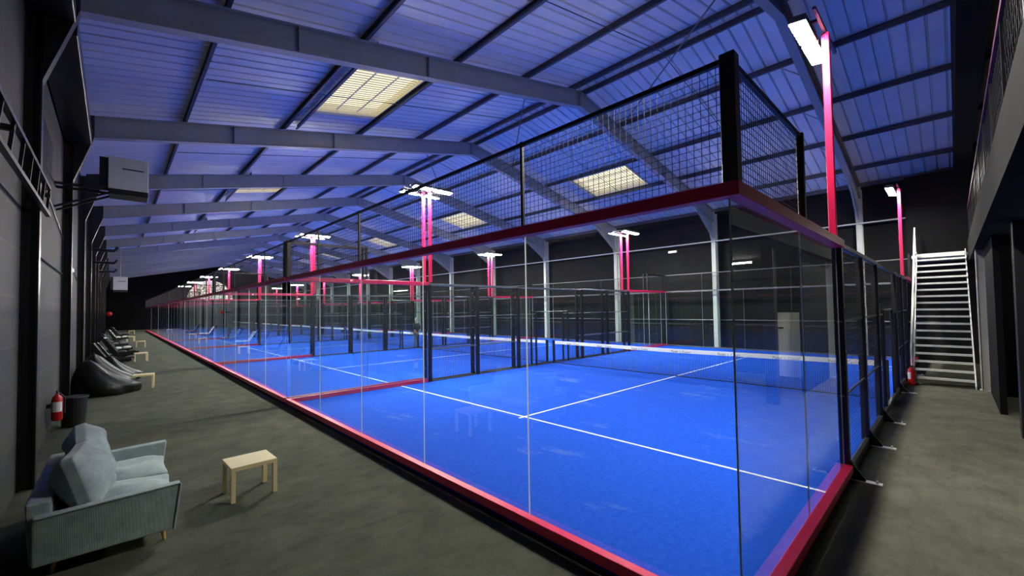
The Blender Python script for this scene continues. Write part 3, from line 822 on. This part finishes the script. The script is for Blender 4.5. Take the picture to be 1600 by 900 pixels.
# ------------------------------------------------------------------ bin, beanbags, lounge chairs
bn = empty('waste_bin', (-3.82, 11.55, FZ))
MB().lathe([(.17, 0), (.18, .02), (.215, .60), (.225, .60), (.225, .62), (.205, .62), (.175, .05), (.01, .04)], n=24).build('bin_body', 'rubber', bn, smooth=False)
MB().lathe([(.228, .58), (.232, .60), (.228, .62)], n=24).build('rim', 'rubber', bn)
tag(bn, 'black round waste bin below the fire extinguisher', 'bin')
def beanbag(loc, rz, sx, sy, sz, seed, label, lean=.35):
    rnd = random.Random(seed); e = empty('beanbag', loc, rz)
    bm = bmesh.new(); bmesh.ops.create_uvsphere(bm, u_segments=40, v_segments=24, radius=1)
    ph = [rnd.uniform(0, 6) for _ in range(8)]
    for v in bm.verts:
        x, y, z = v.co
        a = math.atan2(y, x); up = max(0, z)
        r = 1+.07*math.sin(3*a+ph[0])+.045*math.sin(6*a+ph[1]+4*z)+.028*math.sin(11*a+6*z+ph[2])
        px = x*r*(1-.35*up); py = y*r*(1-.3*up)
        px -= lean*up*1.3           # high back towards the wall, low nose to the front
        pz_ = z*(1+.3*up) if z > 0 else max(z*1.0, -.42)
        if x > 0 and z > 0: pz_ *= 1-.45*x
        pz_ += .03*math.sin(6*x+ph[3])*math.cos(5*y+ph[4])
        v.co = (px*sx, py*sy, (pz_+.42)*sz)
    me = bpy.data.meshes.new('beanbag_body'); bm.to_mesh(me); bm.free(); me.materials.append(M['leather'])
    me.polygons.foreach_set('use_smooth', [True]*len(me.polygons))
    link('bag_body', me, None, e)
    s = MB()
    for i in range(14):
        t0, t1 = i/14, (i+1)/14
        f = lambda t: (sx*(.95*math.cos(math.pi*t)-.0), 0, 0)
    zt = sz*1.62
    MB().tube((-lean*1.3*sx, 0, zt*.985), (-lean*1.3*sx, 0, zt*1.05), .03, .02).build('carry_loop', 'leather', e)
    return tag(e, label, 'beanbag', 'black beanbags')
beanbag((-3.35, 15.9, FZ), R(5), .78, .66, .60, 1, 'black faux leather beanbag, front one of the pile by the bin')
beanbag((-3.35, 17.5, FZ), R(-12), .66, .62, .62, 2, 'crumpled black beanbag behind the front one by the left wall')
beanbag((-3.05, 18.9, FZ), R(20), .60, .56, .52, 3, 'lower black beanbag at the back of the pile beside the table')

def lounge_chair(loc, rz, label, pads, stripes=False):   # local: x front
    e = empty('lounge_chair', loc, rz); e.scale = (1.25, 1.15, 1.2)
    for s in (-1, 1):
        side_ = MB().prism([(-.45, .95), (-.33, .97), (.05, .36), (.62, .40), (.62, .30), (-.02, .22), (-.12, .30)], s*.34-.02, s*.34+.02)
        side_.build('side_panel', 'black', e, bevel=.01, seg=1)
    MB().bar((-.05, 0, .30), (.60, 0, .34), .64, .04).build('seat', 'blackfab', e)
    MB().bar((-.05, 0, .32), (-.40, 0, .94), .64, .04).build('backrest', 'blackfab', e)
    for s in (-1, 1):
        b = MB(); b.bar((-.30, s*.28, 0), (.35, s*.28, .28), .03).bar((.35, s*.28, 0), (-.2, s*.28, .28), .03); b.build('leg', 'black', e)
    if pads:
        for k in range(3):
            t = .2+.28*k; p = Vector((-.05, 0, .38)).lerp(Vector((-.38, 0, .98)), t)
            soft_box('back_pad', -.05, .05, -.30, .30, -.10, .10, pads, e, puff=.02, wr=.003, seed=k, loc=tuple(p+Vector((.03, 0, 0))), rot=(0, R(-30), 0), div=4)
        for k in range(2): soft_box('seat_pad', -.14, .14, -.30, .30, -.05, .05, pads, e, puff=.02, wr=.003, seed=k+5, loc=(.12+.31*k, 0, .40+.02*k), rot=(0, R(-3), 0), div=4)
    return tag(e, label, 'lounge chair', 'lounge chairs along the left wall')
lounge_chair((-3.35, 23.0, FZ), R(-8), 'black sling lounge chair just behind the beanbags', None)
lounge_chair((-3.05, 26.6, FZ), R(-4), 'black sided lounge chair beside the third side table', 'blackfab')
lounge_chair((-3.2, 29.6, FZ), R(-2), 'lounge chair with cream striped pads behind the black sided one', 'palefab')
lounge_chair((-3.3, 34.5, FZ), R(3), 'grey padded lounge chair beyond the cream striped one', 'greyfab')
lounge_chair((-3.1, 44.0, FZ), R(0), 'cream padded lounge chair, second farthest in the row', 'palefab')
lounge_chair((-2.9, 52.0, FZ), R(4), 'grey padded lounge chair, farthest in the row', 'greyfab')

# ------------------------------------------------------------------ person standing by the second and third courts
def skin_mesh(name, nodes, edges, m, parent, sub=2, root=0):
    me = bpy.data.meshes.new(name); me.from_pydata([n[:3] for n in nodes], edges, []); me.materials.append(M[m])
    o = link(name, me, None, parent)
    md = o.modifiers.new('skin', 'SKIN'); md.use_smooth_shade = True
    for i, n in enumerate(nodes):
        sv = me.skin_vertices[0].data[i]; r = n[3]; sv.radius = r if isinstance(r, tuple) else (r, r)
        sv.use_root = (i == root)
    d = o.modifiers.new('sub', 'SUBSURF'); d.levels = sub; d.render_levels = sub
    return o
def person():
    e = empty('person', (9.9, 20.30, 0), R(100))      # local +x = facing
    N = [(0, 0, .93, (.14, .10)), (0, 0, 1.15, (.13, .10)), (0, 0, 1.36, (.15, .10)), (0, 0, 1.47, .055), (.01, 0, 1.54, .05), (.02, 0, 1.60, (.075, .085)), (.02, 0, 1.70, (.07, .08)),
         (0, .17, 1.40, .052), (-.02, .24, 1.14, .042), (.10, .24, .95, .032), (.15, .23, .90, .026),
         (0, -.17, 1.40, .052), (-.02, -.25, 1.14, .042), (.16, -.24, 1.02, .032), (.21, -.23, 1.01, .026),
         (0, .09, .86, .085), (.02, .10, .48, .058), (-.02, .11, .09, .04), (.12, .12, .03, .032),
         (0, -.09, .86, .085), (.01, -.10, .48, .058), (-.04, -.11, .09, .04), (.10, -.12, .03, .032)]
    E_ = [(0,1),(1,2),(2,3),(3,4),(4,5),(5,6),(2,7),(7,8),(8,9),(9,10),(2,11),(11,12),(12,13),(13,14),(0,15),(15,16),(16,17),(17,18),(0,19),(19,20),(20,21),(21,22)]
    k = len(N)
    for s, h in ((1, (.15, .23, .90)), (-1, (.21, -.23, 1.01))):      # five fingers each
        hi = 10 if s > 0 else 14
        for f in range(5):
            dy = (-.03, -.012, .004, .02, .034)[f]; ln = (.035, .055, .06, .055, .042)[f]
            a = len(N); N.append((h[0]+.03, h[1]+dy, h[2]-.01, .010)); N.append((h[0]+.03+ln*.7, h[1]+dy*1.3, h[2]-.01-ln*.6, .008))
            E_ += [(hi, a), (a, a+1)]
    skin_mesh('body', N, E_, 'skin', e)
    # face
    MB().prism([(.095, 1.66), (.122, 1.615), (.095, 1.612)], -.012, .012).build('nose', 'skin', e)
    J = [(0, 0, .88, (.165, .125)), (0, 0, 1.12, (.165, .125)), (0, 0, 1.36, (.18, .125)), (0, 0, 1.46, .075),
         (0, .18, 1.40, .075), (-.02, .25, 1.14, .062), (.09, .245, .97, .05), (0, -.18, 1.40, .075), (-.02, -.26, 1.14, .062), (.14, -.245, 1.03, .05)]
    skin_mesh('jacket', J, [(0,1),(1,2),(2,3),(2,4),(4,5),(5,6),(2,7),(7,8),(8,9)], 'jacket', e)
    T = [(0, 0, .92, (.15, .11)), (0, .09, .84, .098), (.02, .10, .48, .076), (-.02, .11, .10, .062), (0, -.09, .84, .098), (.01, -.10, .48, .076), (-.04, -.11, .10, .062)]
    skin_mesh('trousers', T, [(0,1),(1,2),(2,3),(0,4),(4,5),(5,6)], 'trousers', e)
    for y in (.115, -.115):
        bm = bmesh.new(); bmesh.ops.create_uvsphere(bm, u_segments=16, v_segments=10, radius=1)
        for v in bm.verts: v.co = (v.co.x*.135+.045, v.co.y*.048+y, max(v.co.z, -.8)*.05+.04)
        me = bpy.data.meshes.new('shoe'); bm.to_mesh(me); bm.free(); me.materials.append(M['rubber']); link('shoe', me, None, e)
    bm = bmesh.new(); bmesh.ops.create_uvsphere(bm, u_segments=20, v_segments=14, radius=1)
    for v in bm.verts:
        c = v.co; z = c.z if c.x < .2 else max(c.z, .35)
        v.co = (c.x*.100, c.y*.092, z*.105+1.675)
    me = bpy.data.meshes.new('hair'); bm.to_mesh(me); bm.free(); me.materials.append(M['hair']); me.polygons.foreach_set('use_smooth', [True]*len(me.polygons)); link('hair', me, None, e)
    return tag(e, 'person with grey hair in dark jacket and grey trousers standing behind the glass', 'person')
person()
